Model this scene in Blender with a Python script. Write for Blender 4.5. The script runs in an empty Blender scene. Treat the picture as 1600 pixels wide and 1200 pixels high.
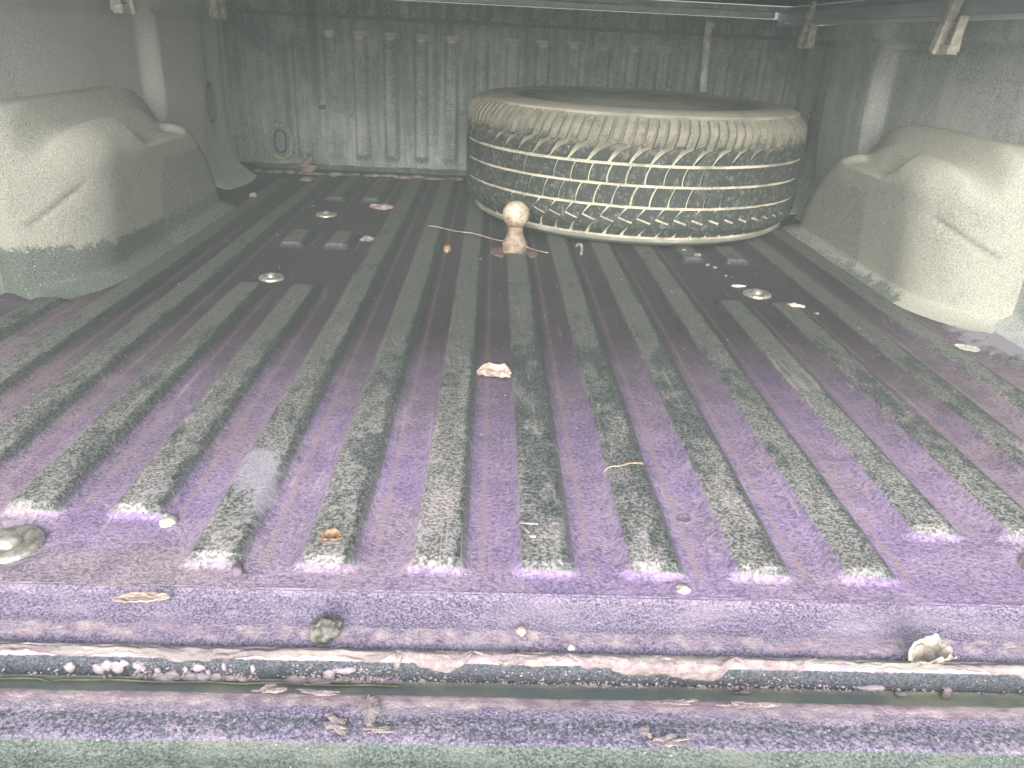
import bpy, math, random
import numpy as np
from mathutils import Vector, Matrix

random.seed(7)
RNG = np.random.RandomState(11)
S = bpy.context.scene
COL = S.collection

# ------------------------------------------------------------------ camera
F_PX, VP, SLOPE = 1200.0, (775.0, 55.0), 0.05      # focal length in pixels of the 1600 px wide photograph
y_ = np.array([VP[0]-800, 600-VP[1], -F_PX]); y_ /= np.linalg.norm(y_)
u_ = np.cross(np.array([1, -SLOPE, 0.]), y_); u_ /= np.linalg.norm(u_)
if u_[1] < 0: u_ = -u_
x_ = np.cross(y_, u_)
ROT = np.array([x_, y_, u_])
cam_d = bpy.data.cameras.new('camera')
cam = bpy.data.objects.new('camera', cam_d); COL.objects.link(cam)
cam_d.sensor_width = 36.0; cam_d.lens = 36.0*F_PX/1600
cam_d.clip_start = 0.02; cam_d.clip_end = 200
M = Matrix([list(r) for r in ROT]).to_4x4(); M.translation = Vector((-0.06, -0.516, 0.43))
cam.matrix_world = M
S.camera = cam

# ------------------------------------------------------------------ light
SUN_EL, SUN_AZ = math.radians(22), math.radians(185)     # overcast, brighter part of the sky low behind the camera
world = bpy.data.worlds.new("World"); S.world = world; world.use_nodes = True
wn, wl = world.node_tree.nodes, world.node_tree.links
wn.clear()
sky = wn.new('ShaderNodeTexSky'); sky.sky_type = 'NISHITA'; sky.sun_disc = False
sky.sun_elevation = SUN_EL; sky.sun_rotation = SUN_AZ
sky.air_density = 1.0; sky.dust_density = 4.0; sky.ozone_density = 1.0
hs = wn.new('ShaderNodeHueSaturation'); hs.inputs['Saturation'].default_value = 0.28   # cloud cover takes most of the blue out
bgd = wn.new('ShaderNodeBackground'); bgd.inputs['Strength'].default_value = 0.15
wo = wn.new('ShaderNodeOutputWorld')
wl.new(sky.outputs[0], hs.inputs['Color']); wl.new(hs.outputs[0], bgd.inputs['Color']); wl.new(bgd.outputs[0], wo.inputs['Surface'])
sd = bpy.data.lights.new('sun', 'SUN'); sd.energy = 1.5; sd.angle = math.radians(36); sd.color = (1, .95, .87)
sun = bpy.data.objects.new('sun', sd); COL.objects.link(sun)
sdir = Vector((math.sin(SUN_AZ)*math.cos(SUN_EL), math.cos(SUN_AZ)*math.cos(SUN_EL), math.sin(SUN_EL)))
sun.rotation_euler = sdir.to_track_quat('Z', 'Y').to_euler()
S.view_settings.view_transform = 'Standard'; S.view_settings.look = 'None'
S.view_settings.gamma = 1.0; S.view_settings.exposure = 1.1

# ------------------------------------------------------------------ helpers
def ss(x): x = np.clip(x, 0, 1); return x*x*(3-2*x)
_T = RNG.rand(64, 64)
def vnoise(x, y):
    xi = np.floor(x).astype(int); yi = np.floor(y).astype(int); fx = ss(x-xi); fy = ss(y-yi)
    g = lambda a, b: _T[a % 64, b % 64]
    return (g(xi, yi)*(1-fx)+g(xi+1, yi)*fx)*(1-fy)+(g(xi, yi+1)*(1-fx)+g(xi+1, yi+1)*fx)*fy
def fbm(x, y, o=4):
    r = 0; a = .5; t = 0
    for i in range(o):
        r = r+a*vnoise(x*2**i+17.3*i, y*2**i+5.1*i); t += a; a *= .5
    return r/t-0.5

def link_mesh(name, me, mat, parent=None):
    o = bpy.data.objects.new(name, me); COL.objects.link(o)
    if mat is not None and len(me.materials) == 0: me.materials.append(mat)
    if parent is not None: o.parent = parent
    return o
def mesh(name, v, f, mat, parent=None, smooth=True, attrs=None, bevel=0):
    me = bpy.data.meshes.new(name)
    v = np.asarray(v, dtype=np.float32).reshape(-1, 3)
    if isinstance(f, np.ndarray):
        n = len(f); k = f.shape[1]
        me.vertices.add(len(v)); me.vertices.foreach_set('co', v.ravel())
        me.loops.add(n*k); me.loops.foreach_set('vertex_index', f.astype(np.int32).ravel())
        me.polygons.add(n); me.polygons.foreach_set('loop_start', np.arange(0, n*k, k, dtype=np.int32))
        me.update(calc_edges=True)
    else:
        me.from_pydata([tuple(map(float, p)) for p in v], [], f); me.update()
    me.polygons.foreach_set('use_smooth', [smooth]*len(me.polygons))
    for k, a in (attrs or {}).items():
        at = me.attributes.new(k, 'FLOAT', 'POINT'); at.data.foreach_set('value', np.asarray(a, dtype=np.float32).ravel())
    o = link_mesh(name, me, mat, parent)
    if bevel:
        b = o.modifiers.new('bevel', 'BEVEL'); b.width = bevel; b.segments = 2; b.limit_method = 'ANGLE'
    return o
def grid_faces(n, m, wrap=False):
    i = np.arange(n-1)[:, None]; j = np.arange(m if wrap else m-1)[None, :]; j2 = (j+1) % m
    return np.stack([i*m+j, i*m+j2, (i+1)*m+j2, (i+1)*m+j], -1).reshape(-1, 4)
def grid(name, P, mat, parent=None, flip=False, attrs=None, wrap=False):
    n, m = P.shape[:2]; f = grid_faces(n, m, wrap)
    if flip: f = f[:, ::-1]
    return mesh(name, P.reshape(-1, 3), f, mat, parent, True, attrs)
def lathe(name, prof, mat, parent=None, seg=32, loc=(0, 0, 0), tilt=0, bump=0):
    prof = np.array(prof, float); a = np.linspace(0, 2*math.pi, seg, endpoint=False)
    P = np.zeros((len(prof), seg, 3))
    r = prof[:, 0][:, None]*(1+bump*fbm(np.cos(a)[None, :]*3+9+prof[:, 1][:, None]*40, np.sin(a)[None, :]*3+9))
    P[..., 0] = r*np.cos(a); P[..., 1] = r*np.sin(a); P[..., 2] = prof[:, 1][:, None]
    o = grid(name, P, mat, parent, wrap=True); o.location = loc; o.rotation_euler = (tilt, 0, 0)
    return o
def box(name, c, s, mat, parent=None, bevel=.002, rot=(0, 0, 0)):
    x, y, z = [q/2 for q in s]
    v = [(-x, -y, -z), (x, -y, -z), (x, y, -z), (-x, y, -z), (-x, -y, z), (x, -y, z), (x, y, z), (-x, y, z)]
    f = [(0, 3, 2, 1), (4, 5, 6, 7), (0, 1, 5, 4), (1, 2, 6, 5), (2, 3, 7, 6), (3, 0, 4, 7)]
    o = mesh(name, v, f, mat, parent, False, bevel=bevel); o.location = c; o.rotation_euler = rot
    return o
def blob(name, c, s, mat, parent=None, seed=0, rot=0, rough=.35, sub=3, flat=0.0):
    import bmesh
    bm = bmesh.new(); bmesh.ops.create_icosphere(bm, subdivisions=sub, radius=1)
    r = np.random.RandomState(seed); off = r.rand(3)*20; V = np.array([v.co[:] for v in bm.verts])
    d = 1+rough*(fbm(V[:, 0]*1.6+off[0]+V[:, 2], V[:, 1]*1.6+off[1]+V[:, 2]*.7, 3))*2
    V = V*d[:, None]*np.array(s); V[:, 2] = np.maximum(V[:, 2], -s[2]*flat) if flat else V[:, 2]
    for v, p in zip(bm.verts, V): v.co = p
    me = bpy.data.meshes.new(name); bm.to_mesh(me); bm.free()
    me.polygons.foreach_set('use_smooth', [rough < .6]*len(me.polygons))
    o = link_mesh(name, me, mat, parent); o.location = c; o.rotation_euler = (0, 0, rot)
    return o
def tube(name, pts, rad, mat, parent=None, seg=8):
    pts = [Vector(p) for p in pts]; rad = rad if hasattr(rad, '__len__') else [rad]*len(pts)
    V = []
    for i, p in enumerate(pts):
        t = (pts[min(i+1, len(pts)-1)]-pts[max(i-1, 0)]).normalized()
        a = t.orthogonal().normalized() if abs(t.z) > .9 else t.cross(Vector((0, 0, 1))).normalized(); b = t.cross(a)
        V.append([p+(a*math.cos(q)+b*math.sin(q))*rad[i] for q in np.linspace(0, 2*math.pi, seg, endpoint=False)])
    P = np.array([[list(q) for q in r] for r in V])
    c0 = P[:1].mean(1, keepdims=True).repeat(seg, 1); c1 = P[-1:].mean(1, keepdims=True).repeat(seg, 1)
    return grid(name, np.concatenate([c0, P, c1]), mat, parent, wrap=True)
def thing(name, label, cat, loc=(0, 0, 0), group=None):
    o = bpy.data.objects.new(name, None); COL.objects.link(o); o.location = loc; o.empty_display_size = .05
    return tag(o, label, cat, group)
def tag(o, label, cat, group=None):
    o['label'] = label; o['category'] = cat
    if group: o['group'] = group
    return o

# ------------------------------------------------------------------ materials
class Mat:
    def __init__(s, name, rough=.75, spec=.3):
        s.m = bpy.data.materials.new(name); s.m.use_nodes = True; s.t = s.m.node_tree; s.n = s.t.nodes; s.n.clear()
        s.b = s.n.new('ShaderNodeBsdfPrincipled'); o = s.n.new('ShaderNodeOutputMaterial'); s.t.links.new(s.b.outputs[0], o.inputs[0])
        s.b.inputs['Roughness'].default_value = rough; s.b.inputs['Specular IOR Level'].default_value = spec
        tc = s.n.new('ShaderNodeTexCoord'); s.co = tc.outputs['Object']
    def L(s, a, b): s.t.links.new(a, b)
    def put(s, sock, v):
        if isinstance(v, (int, float)): sock.default_value = v
        elif isinstance(v, tuple): sock.default_value = (*v, 1) if len(v) == 3 and sock.type == 'RGBA' else v
        else: s.L(v, sock)
    def noise(s, scale, detail=3, rough=.55, stretch=None, dist=0.0):
        n = s.n.new('ShaderNodeTexNoise'); n.inputs['Scale'].default_value = scale; n.inputs['Detail'].default_value = detail
        n.inputs['Roughness'].default_value = rough; n.inputs['Distortion'].default_value = dist
        if stretch:
            mp = s.n.new('ShaderNodeMapping'); mp.inputs['Scale'].default_value = stretch; s.L(s.co, mp.inputs[0]); s.L(mp.outputs[0], n.inputs['Vector'])
        else: s.L(s.co, n.inputs['Vector'])
        return n.outputs['Fac']
    def voro(s, scale, feat='F1'):
        n = s.n.new('ShaderNodeTexVoronoi'); n.inputs['Scale'].default_value = scale; n.feature = feat; s.L(s.co, n.inputs['Vector']); return n.outputs['Distance']
    def rng(s, v, a, b, c=0., d=1., smooth=True):
        n = s.n.new('ShaderNodeMapRange'); n.interpolation_type = 'SMOOTHSTEP' if smooth else 'LINEAR'
        s.put(n.inputs[0], v)
        for i, q in enumerate((a, b, c, d)): s.put(n.inputs[i+1], q)
        return n.outputs[0]
    def math(s, op, a, b=0.):
        n = s.n.new('ShaderNodeMath'); n.operation = op; s.put(n.inputs[0], a); s.put(n.inputs[1], b); return n.outputs[0]
    def mix(s, f, a, b):
        n = s.n.new('ShaderNodeMix'); n.data_type = 'RGBA'; s.put(n.inputs[0], f); s.put(n.inputs[6], a); s.put(n.inputs[7], b); return n.outputs[2]
    def attr(s, name):
        n = s.n.new('ShaderNodeAttribute'); n.attribute_name = name; return n.outputs['Fac']
    def xyz(s, i):
        n = s.n.new('ShaderNodeSeparateXYZ'); s.L(s.co, n.inputs[0]); return n.outputs[i]
    def nrm(s, i):
        g = s.n.new('ShaderNodeNewGeometry'); n = s.n.new('ShaderNodeSeparateXYZ'); s.L(g.outputs['Normal'], n.inputs[0]); return n.outputs[i]
    def color(s, c): s.put(s.b.inputs['Base Color'], c)
    def bump(s, h, strength=.5, dist=.001):
        n = s.n.new('ShaderNodeBump'); n.inputs['Strength'].default_value = strength; n.inputs['Distance'].default_value = dist
        s.L(h, n.inputs['Height']); s.L(n.outputs[0], s.b.inputs['Normal'])

def grain_height(m):
    return m.math('ADD', m.math('MULTIPLY', m.noise(330, 4, .65), 1.0), m.math('MULTIPLY', m.noise(110, 3), .7))

# floor liner: purple film in the valleys, dark worn liner with grey dust on the ribs
m = Mat('floor_liner', .72, .35)
top, slope, foot, stain = m.attr('top'), m.attr('slope'), m.attr('foot'), m.attr('stain')
wear = m.attr('wear')
painted_falloff = m.attr('painted_falloff')      # light falloff under the cover painted in: full colour by the tailgate, dark inside
gr = m.noise(330, 3, .62); gr2 = m.noise(200, 2, .6); mid = m.noise(26, 4, .6); big = m.noise(7, 4, .6)
purple = m.mix(m.rng(mid, .35, .65), (.27, .19, .38), (.39, .28, .48))
brown = m.mix(m.rng(mid, .35, .65), (.26, .21, .235), (.42, .34, .36))
valley = m.mix(m.math('MULTIPLY', m.rng(m.math('ADD', big, m.attr('tone')), .35, .75), .85), purple, brown)
valley = m.mix(m.rng(gr, .46, .60, .0, .42), valley, (.60, .50, .64))
valley = m.mix(m.rng(gr2, .50, .38, 0., .50), valley, (.085, .075, .13))
valley = m.mix(painted_falloff, m.mix(m.rng(gr, .38, .62), (.026, .021, .029), (.066, .054, .072)), valley)
dark = m.mix(m.rng(gr, .42, .60), m.mix(painted_falloff, (.022, .034, .033), (.050, .060, .062)), m.mix(painted_falloff, (.07, .085, .08), (.21, .225, .22)))
dusty = m.mix(m.rng(gr, .40, .60), (.10, .108, .105), (.42, .405, .40))
dusty = m.mix(m.rng(m.math('SUBTRACT', m.noise(16, 4, .6, (1, .35, 1)), m.math('MULTIPLY', m.xyz(1), .25)), .44, .60, 0, .9), dusty, m.mix(m.rng(gr, .38, .6), (.24, .22, .22), (.62, .56, .58)))
dusty = m.mix(m.math('MULTIPLY', m.math('SUBTRACT', 1.0, painted_falloff), .85), dusty, m.mix(m.rng(gr, .38, .62), (.045, .055, .05), (.115, .12, .105)))
topc = m.mix(m.math('MULTIPLY', m.rng(m.math('ADD', m.math('MULTIPLY', m.noise(38, 5, .65, (1, .45, 1)), 1.), m.math('MULTIPLY', wear, .65)), .40, .60), .95), dark, dusty)
c = m.mix(m.rng(m.math('ADD', top, m.math('MULTIPLY', m.math('SUBTRACT', gr, .5), .9)), .28, .72), valley, topc)
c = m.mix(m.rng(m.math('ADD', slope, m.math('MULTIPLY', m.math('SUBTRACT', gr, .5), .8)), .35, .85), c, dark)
c = m.mix(m.rng(m.math('ADD', foot, m.math('MULTIPLY', m.math('SUBTRACT', mid, .5), 1.2)), .45, .95, 0, .85), c, m.mix(painted_falloff, (.10, .08, .085), (.40, .29, .35)))
c = m.mix(m.rng(m.math('ADD', stain, m.math('MULTIPLY', m.math('SUBTRACT', m.noise(60, 4), .5), .9)), .4, .75, 0, .62), c, (.50, .45, .56))
c = m.mix(m.rng(m.noise(260, 1, .5), .75, .77), c, (.45, .44, .42))
scr = m.math('MULTIPLY', m.rng(m.noise(55, 3, .5, (2.2, .07, 1), .4), .63, .68), m.rng(m.noise(9, 3), .48, .62))
c = m.mix(m.math('MULTIPLY', scr, m.math('ADD', m.math('MULTIPLY', painted_falloff, .40), .10)), c, (.55, .52, .52))
ring = m.math('MULTIPLY', m.rng(m.math('ABSOLUTE', m.math('SUBTRACT', m.noise(13, 2, .5), .52)), .012, .0, 0, 1), painted_falloff)
c = m.mix(m.math('MULTIPLY', ring, .28), c, (.56, .48, .52))
m.color(c); m.bump(grain_height(m), .85, .0021)
m.L(m.rng(gr, .4, .6, .6, .9), m.b.inputs['Roughness'])
M_FLOOR = m.m

# sill and tailgate edge
def sill_mat(name, green):
    m = Mat(name, .7, .35)
    gr = m.noise(480, 3, .7); mid = m.noise(22, 5, .65, (.5, 1, 1))
    pink, dk, band = m.attr('pink'), m.attr('dark'), m.attr('green')
    base = m.mix(m.rng(gr, .38, .62), (.11, .09, .175), (.40, .34, .475))
    base = m.mix(m.rng(mid, .42, .68, 0, .5), base, (.50, .42, .52))
    pk = m.mix(m.rng(m.noise(70, 4), .35, .65), (.40, .29, .38), (.62, .51, .53))
    c = m.mix(m.rng(m.math('ADD', pink, m.math('MULTIPLY', m.math('SUBTRACT', m.noise(90, 4), .5), 1.1)), .35, .75), base, pk)
    blk = m.mix(m.rng(gr, .4, .6), (.05, .06, .075), (.14, .15, .18))
    c = m.mix(m.rng(m.math('ADD', dk, m.math('MULTIPLY', m.math('SUBTRACT', m.noise(300, 4, .7), .5), 1.3)), .40, .7), c, blk)
    grn = m.mix(m.rng(gr, .38, .62), (.075, .10, .09), (.23, .27, .25))
    grn = m.mix(m.rng(m.noise(18, 5), .45, .75, 0, .5), grn, (.28, .30, .26))
    c = m.mix(m.rng(m.math('ADD', band, m.math('MULTIPLY', m.math('SUBTRACT', gr, .5), .6)), .35, .65), c, grn)
    c = m.mix(m.rng(m.noise(260, 1), .75, .77), c, (.55, .52, .50))
    m.color(c); m.bump(grain_height(m), .8, .0018)
    return m.m
M_SILL = sill_mat('sill_liner', 0)

# painted/peeled film
m = Mat('peeling_paint', .7, .3); n1 = m.noise(110, 6, .7)
m.color(m.mix(m.rng(n1, .35, .65), (.34, .26, .31), (.56, .485, .47))); m.bump(m.noise(150, 6, .7), 1., .006); M_PEEL = m.m
m = Mat('lip_paint', .6, .35)
m.color(m.mix(m.rng(m.noise(50, 5, .6, (.3, 1, 1)), .35, .65), (.22, .18, .205), (.37, .335, .325))); m.bump(m.noise(150, 6, .7), .9, .003); M_LIP = m.m
m = Mat('blister_paint', .45, .5); m.color(m.mix(m.rng(m.noise(90, 4), .35, .65), (.32, .26, .31), (.50, .43, .46))); m.bump(m.noise(300, 3), .4, .001); M_BLIS = m.m
m = Mat('gap_shadowed_steel', .8, .2); m.color(m.mix(m.rng(m.noise(30, 4), .4, .7), (.06, .075, .075), (.14, .16, .11))); M_GAP = m.m

m = Mat('gap_dusty_metal', .8, .2); m.color(m.mix(m.rng(m.noise(14, 5, .6), .4, .65), (.30, .34, .34), (.50, .51, .38))); m.bump(m.noise(200, 3), .5, .001); M_GAPF = m.m
# dusty textured liner for walls / wheel wells
def dusty_mat(name, clean, dust, bias=0.0, streak=None, line=None, grain=1.0, normz=0.0, warmspot=None):
    m = Mat(name, .85, .2)
    gr = m.noise(430*grain, 3, .7); mid = m.noise(9, 5, .6); fine = m.noise(60, 4, .6)
    fac = m.math('ADD', m.math('ADD', m.math('MULTIPLY', mid, .8), m.math('MULTIPLY', fine, .25)), bias)
    if streak: fac = m.math('ADD', fac, m.math('MULTIPLY', m.math('SUBTRACT', m.noise(30, 4, .6, streak), .5), .7))
    if normz: fac = m.math('ADD', fac, m.math('MULTIPLY', m.nrm(2), normz))
    cl = m.mix(m.rng(gr, .38, .62), tuple(q*.55 for q in clean), tuple(q*1.5 for q in clean))
    du = m.mix(m.rng(gr, .36, .64), tuple(q*.74 for q in dust), tuple(min(q*1.2, .8) for q in dust))
    c = m.mix(m.rng(m.math('ADD', fac, m.math('MULTIPLY', m.math('SUBTRACT', gr, .5), .25)), .35, .8), cl, du)
    if line:      # dust tide line above a washed lower band
        f = m.math('ADD', m.attr('tide'), m.math('MULTIPLY', m.math('SUBTRACT', m.noise(34, 5, .7), .5), .9))
        f = m.math('ADD', f, m.math('MULTIPLY', m.math('SUBTRACT', gr, .5), .35))
        band = m.mix(m.rng(gr, .38, .62), tuple(q*.7 for q in line), tuple(q*1.5 for q in line))
        c = m.mix(m.rng(f, .42, .58), band, c)
        c = m.mix(m.rng(m.attr('rubbed'), .2, .8, 0, .6), c, m.mix(m.rng(gr, .45, .56), (.10, .12, .11), (.50, .50, .44)))
        c = m.mix(m.attr('crease'), c, (.15, .155, .14))
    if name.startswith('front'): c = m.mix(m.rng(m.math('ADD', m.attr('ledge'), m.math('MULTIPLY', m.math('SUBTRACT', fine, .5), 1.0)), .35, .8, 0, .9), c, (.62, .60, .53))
    if name.startswith('front'): c = m.mix(m.math('MULTIPLY', m.attr('shade_drip'), .75), c, (.10, .125, .12))
    if warmspot: c = m.mix(m.rng(m.noise(5, 3), .5, .7, 0, .5), c, warmspot)
    c = m.mix(m.rng(m.noise(200, 1), .73, .75), c, (.6, .58, .52))
    m.color(c); m.bump(grain_height(m), .8, .0018)
    return m.m
M_WELL = dusty_mat('wheel_well_liner', (.30, .315, .285), (.50, .50, .435), .22, line=(.17, .195, .175), normz=.12)
M_WALL_GLARE = dusty_mat('left_wall_glare_liner', (.64, .66, .60), (.82, .82, .73), .25, streak=(1, 1, .12), normz=.1)  # left wall coloured lighter to stand in for lens glare
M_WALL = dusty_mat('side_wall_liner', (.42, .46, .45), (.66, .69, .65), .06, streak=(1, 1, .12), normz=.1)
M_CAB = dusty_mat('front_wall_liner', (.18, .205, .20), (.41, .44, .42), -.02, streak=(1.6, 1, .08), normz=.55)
M_CORNER = dusty_mat('corner_liner', (.15, .175, .17), (.27, .29, .275), 0, streak=(1, 1, .1))
m = Mat('rail_paint', .45, .5); m.color(m.mix(m.rng(m.noise(12, 4, .6, (1, .2, 1)), .4, .65), (.50, .57, .62), (.74, .78, .78))); m.bump(m.noise(200, 3), .2, .0008); M_RAIL = m.m
m = Mat('rail_aluminium', .5, .5); m.color(m.mix(m.rng(m.noise(25, 4, .6, (1, .2, 1)), .4, .65), (.72, .74, .72), (.88, .88, .82))); M_ALU = m.m
m = Mat('cover_vinyl', .7, .3); m.color((.035, .037, .04)); m.bump(m.noise(500, 2), .4, .0005); M_VINYL = m.m
m = Mat('dusty_webbing', .85, .2); m.color(m.mix(m.rng(m.noise(60, 3), .4, .65), (.55, .56, .50), (.80, .79, .70))); M_STRAP = m.m
m = Mat('cast_clamp', .6, .4); m.color(m.mix(m.rng(m.noise(60, 4), .35, .65), (.56, .52, .44), (.82, .79, .70))); m.bump(m.noise(250, 3), .4, .0008); M_CLAMP = m.m

# tyre
m = Mat('tyre_block_rubber', .7, .3); gr = m.noise(330, 3, .7); z = m.xyz(2)
f = m.math('ADD', m.math('ADD', m.rng(z, .19, .27, 0, .62), m.rng(z, .10, .05, 0, .12)), m.math('MULTIPLY', m.math('SUBTRACT', m.noise(40, 5, .7), .42), .9))
c = m.mix(m.rng(m.math('ADD', f, m.math('MULTIPLY', m.math('SUBTRACT', gr, .5), .9)), .22, .85), (.030, .038, .037), (.32, .305, .245))
c = m.mix(m.math('MULTIPLY', m.rng(m.noise(95, 5, .75), .50, .66), .5), c, (.30, .29, .235))
c = m.mix(m.rng(m.noise(240, 1), .74, .76), c, (.45, .42, .34))
m.color(c); m.bump(m.noise(300, 3), .35, .0008); M_BLOCK = m.m
m = Mat('tyre_dusty_rubber', .85, .2); gr = m.noise(260, 3, .7)
c = m.mix(m.rng(m.math('ADD', m.noise(18, 4), m.math('MULTIPLY', m.math('SUBTRACT', gr, .5), .6)), .3, .6), (.28, .265, .205), (.62, .585, .465))
c = m.mix(m.rng(m.math('ADD', m.xyz(2), m.math('MULTIPLY', m.noise(12, 3), .03)), .215, .245, 0, .8), c, (.13, .125, .10))
m.color(c); m.bump(gr, .6, .001); M_GROOVE = m.m
m = Mat('tyre_sidewall', .8, .25); c = m.mix(m.rng(m.math('ADD', m.noise(10, 4, .6), m.math('MULTIPLY', m.nrm(2), .25)), .40, .72), (.20, .205, .18), (.46, .44, .37))
rad = m.math('SQRT', m.math('ADD', m.math('MULTIPLY', m.xyz(0), m.xyz(0)), m.math('MULTIPLY', m.xyz(1), m.xyz(1))))
c = m.mix(m.rng(m.math('ADD', rad, m.math('MULTIPLY', m.noise(14, 3), .04)), .345, .315), c, (.20, .205, .185))
m.color(c); m.bump(m.noise(300, 2), .2, .0005); M_SIDE = m.m
m = Mat('tyre_inner_liner', .6, .4); m.color((.10, .11, .11)); M_INNER = m.m

# ball
m = Mat('rusty_ball_steel', .55, .5)
rust = m.mix(m.rng(m.noise(120, 4), .35, .65), (.16, .10, .075), (.36, .25, .18))
pale = m.mix(m.rng(m.noise(90, 4), .35, .65), (.38, .33, .26), (.60, .54, .44))
m.color(m.mix(m.rng(m.math('ADD', m.noise(45, 5, .7), m.rng(m.xyz(2), -.02, .02, .12, -.06)), .48, .60), pale, rust)); m.bump(m.noise(250, 4), .5, .001); M_BALL = m.m
m = Mat('rusty_neck_steel', .7, .4)
m.color(m.mix(m.rng(m.noise(70, 5, .7), .38, .66), (.34, .28, .215), (.17, .11, .085))); m.bump(m.noise(250, 4), .5, .001); M_NECK = m.m
m = Mat('bright_bolt_steel', .32, .5); m.b.inputs['Metallic'].default_value = .7
m.color(m.mix(m.rng(m.noise(160, 4), .4, .65), (.72, .70, .64), (.42, .38, .32))); m.bump(m.noise(200, 3), .3, .0005); M_BOLT = m.m
def plain(name, a, b, sc=80, rough=.8):
    m = Mat(name, rough, .3); m.color(m.mix(m.rng(m.noise(sc, 4), .38, .62), a, b)); m.bump(m.noise(sc*3, 3), .6, .001); return m.m
M_STONE = plain('grey_stone', (.10, .10, .09), (.25, .245, .22), 160)
M_PALE = plain('pale_stone', (.40, .39, .34), (.66, .64, .57), 120)
M_CHIP = plain('pale_chip', (.50, .50, .42), (.70, .70, .60), 40)
M_LEAF = plain('dry_leaf', (.36, .28, .24), (.60, .51, .45), 60)
M_WOOD = plain('dry_stem', (.24, .18, .14), (.48, .38, .30), 120)
M_ORANGE = plain('orange_flake', (.24, .14, .085), (.42, .30, .19), 120)
M_SCRAP = plain('grey_scrap', (.22, .20, .22), (.42, .38, .40), 90)
M_PINK = plain('pink_crumb', (.26, .19, .18), (.42, .33, .31), 120)
M_DUST = plain('pink_dust', (.15, .125, .12), (.30, .235, .22), 60)
M_KNOB = plain('purple_nub', (.14, .11, .16), (.28, .22, .30), 120)
M_YELLOW = plain('yellowed_bead', (.40, .38, .20), (.60, .56, .38), 60)

# ------------------------------------------------------------------ floor
PITCH = 0.0962
def rib_field(X, Y):
    k = np.clip(np.round(X/PITCH), -8, 8); u = X-k*PITCH
    ka = np.abs(k)
    e = lambda a, b, w=.008: ss((Y-a)/w+.5)*ss((b-Y)/w+.5)
    near = np.where(ka <= 3, .030, np.where(ka <= 5, .100, .112))
    inter = (ka == 4) | (ka == 5)
    near = near+0*Y
    pres = np.where(ka <= 3, e(.030, 1.955), 0)
    pres = np.where(inter, e(.100, .815)+e(1.10, 1.225)+e(1.60, 1.955), pres)
    pres = np.where(ka == 6, e(.112, 1.93), pres)
    pres = np.where(ka == 7, e(.112, 1.86), pres)
    pres = np.where(ka == 8, e(.15, .70-.15*0, .03), pres)
    pres = pres*(1-ss(1.45-np.hypot(X-.0, Y-1.127)/.036))        # round seat of the ball
    hw, s = .0335, .017
    wob = .0012*fbm(X*20+40, Y*9+3, 2)*2
    d = np.abs(u)+wob
    cross = ss((hw-d)/s)
    topm = ss((hw-s*.70-d)/.008+.5)
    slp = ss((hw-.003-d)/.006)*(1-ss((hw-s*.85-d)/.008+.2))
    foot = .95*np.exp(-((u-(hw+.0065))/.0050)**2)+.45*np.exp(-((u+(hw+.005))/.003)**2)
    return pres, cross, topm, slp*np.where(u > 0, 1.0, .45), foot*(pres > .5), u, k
def floor_z(X, Y):
    X = np.asarray(X, float); Y = np.asarray(Y, float)
    pres, cross = rib_field(X, Y)[:2]
    z = .0112*pres*cross + .0012*fbm(X*9, Y*9, 3)
    z = z+.020*ss((Y-1.95)/.05)*0.5+.012*ss((np.abs(X)-.80)/.04)
    for bx, by in ((-.475, .054), (.475, .054), (-.463, .88), (.459, .893), (-.471, 1.43), (.471, 1.43)):
        z = z-.0025*(1-ss((np.hypot(X-bx, Y-by)-.028)/.014))
    return z
truck = thing('truck_bed', 'pickup truck bed with ribbed purple and black sprayed floor, seen from the tailgate', 'truck bed')
xs = np.arange(-.90, .9001, .0026)
ys = np.concatenate([np.arange(0, .9, .0035), np.arange(.9, 2.05, .006)])
X, Y = np.meshgrid(xs, ys)
pres, cross, topm, slp, foot, U, K = rib_field(X, Y)
Z = floor_z(X, Y)+.0004*fbm(X*160, Y*160, 2)
stain = np.zeros_like(X)
def splat(A, x, y, rx, ry, a=1., ang=0.):
    dx, dy = X-x, Y-y; c_, s_ = math.cos(ang), math.sin(ang)
    A += a*np.exp(-((dx*c_+dy*s_)/rx)**2-((-dx*s_+dy*c_)/ry)**2)
splat(stain, -.290, .165, .030, .040, .95)
splat(stain, -.300, .205, .020, .015, .7); splat(stain, -.27, .12, .012, .03, .8)
for a in ((-.38, .13, .014, .01, .7), (-.08, .20, .020, .045, .45), (.19, .22, .018, .05, .35), (-.19, .13, .015, .03, .35), (-.35, .035, .09, .018, .35), (.29, .36, .02, .06, .35), (.48, .30, .02, .12, .5), (-.45, .03, .05, .02, .4)):
    splat(stain, *a)
splat(stain, .83, .66, .09, .13, 1.5); splat(stain, .86, .70, .07, .05, 1.2); 
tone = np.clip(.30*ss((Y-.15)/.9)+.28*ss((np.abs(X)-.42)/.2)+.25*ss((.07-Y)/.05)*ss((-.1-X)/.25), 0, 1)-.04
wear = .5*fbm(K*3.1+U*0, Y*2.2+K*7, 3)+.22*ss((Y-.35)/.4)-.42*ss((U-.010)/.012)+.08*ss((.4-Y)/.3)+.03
painted_falloff = np.clip(ss((.70-Y)/.66)+.35*fbm(X*5, Y*4, 4)*ss((1.0-Y)/.5)+.40*ss((np.abs(X+.03)-.60)/.12)*ss((.95-Y)/.35)+.0, 0.0, 1)  # painted light falloff: liner colour darkens away from the tailgate
endm = ss((.045-Y)/.012)*0
slp_end = pres*(1-pres)*4
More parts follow.
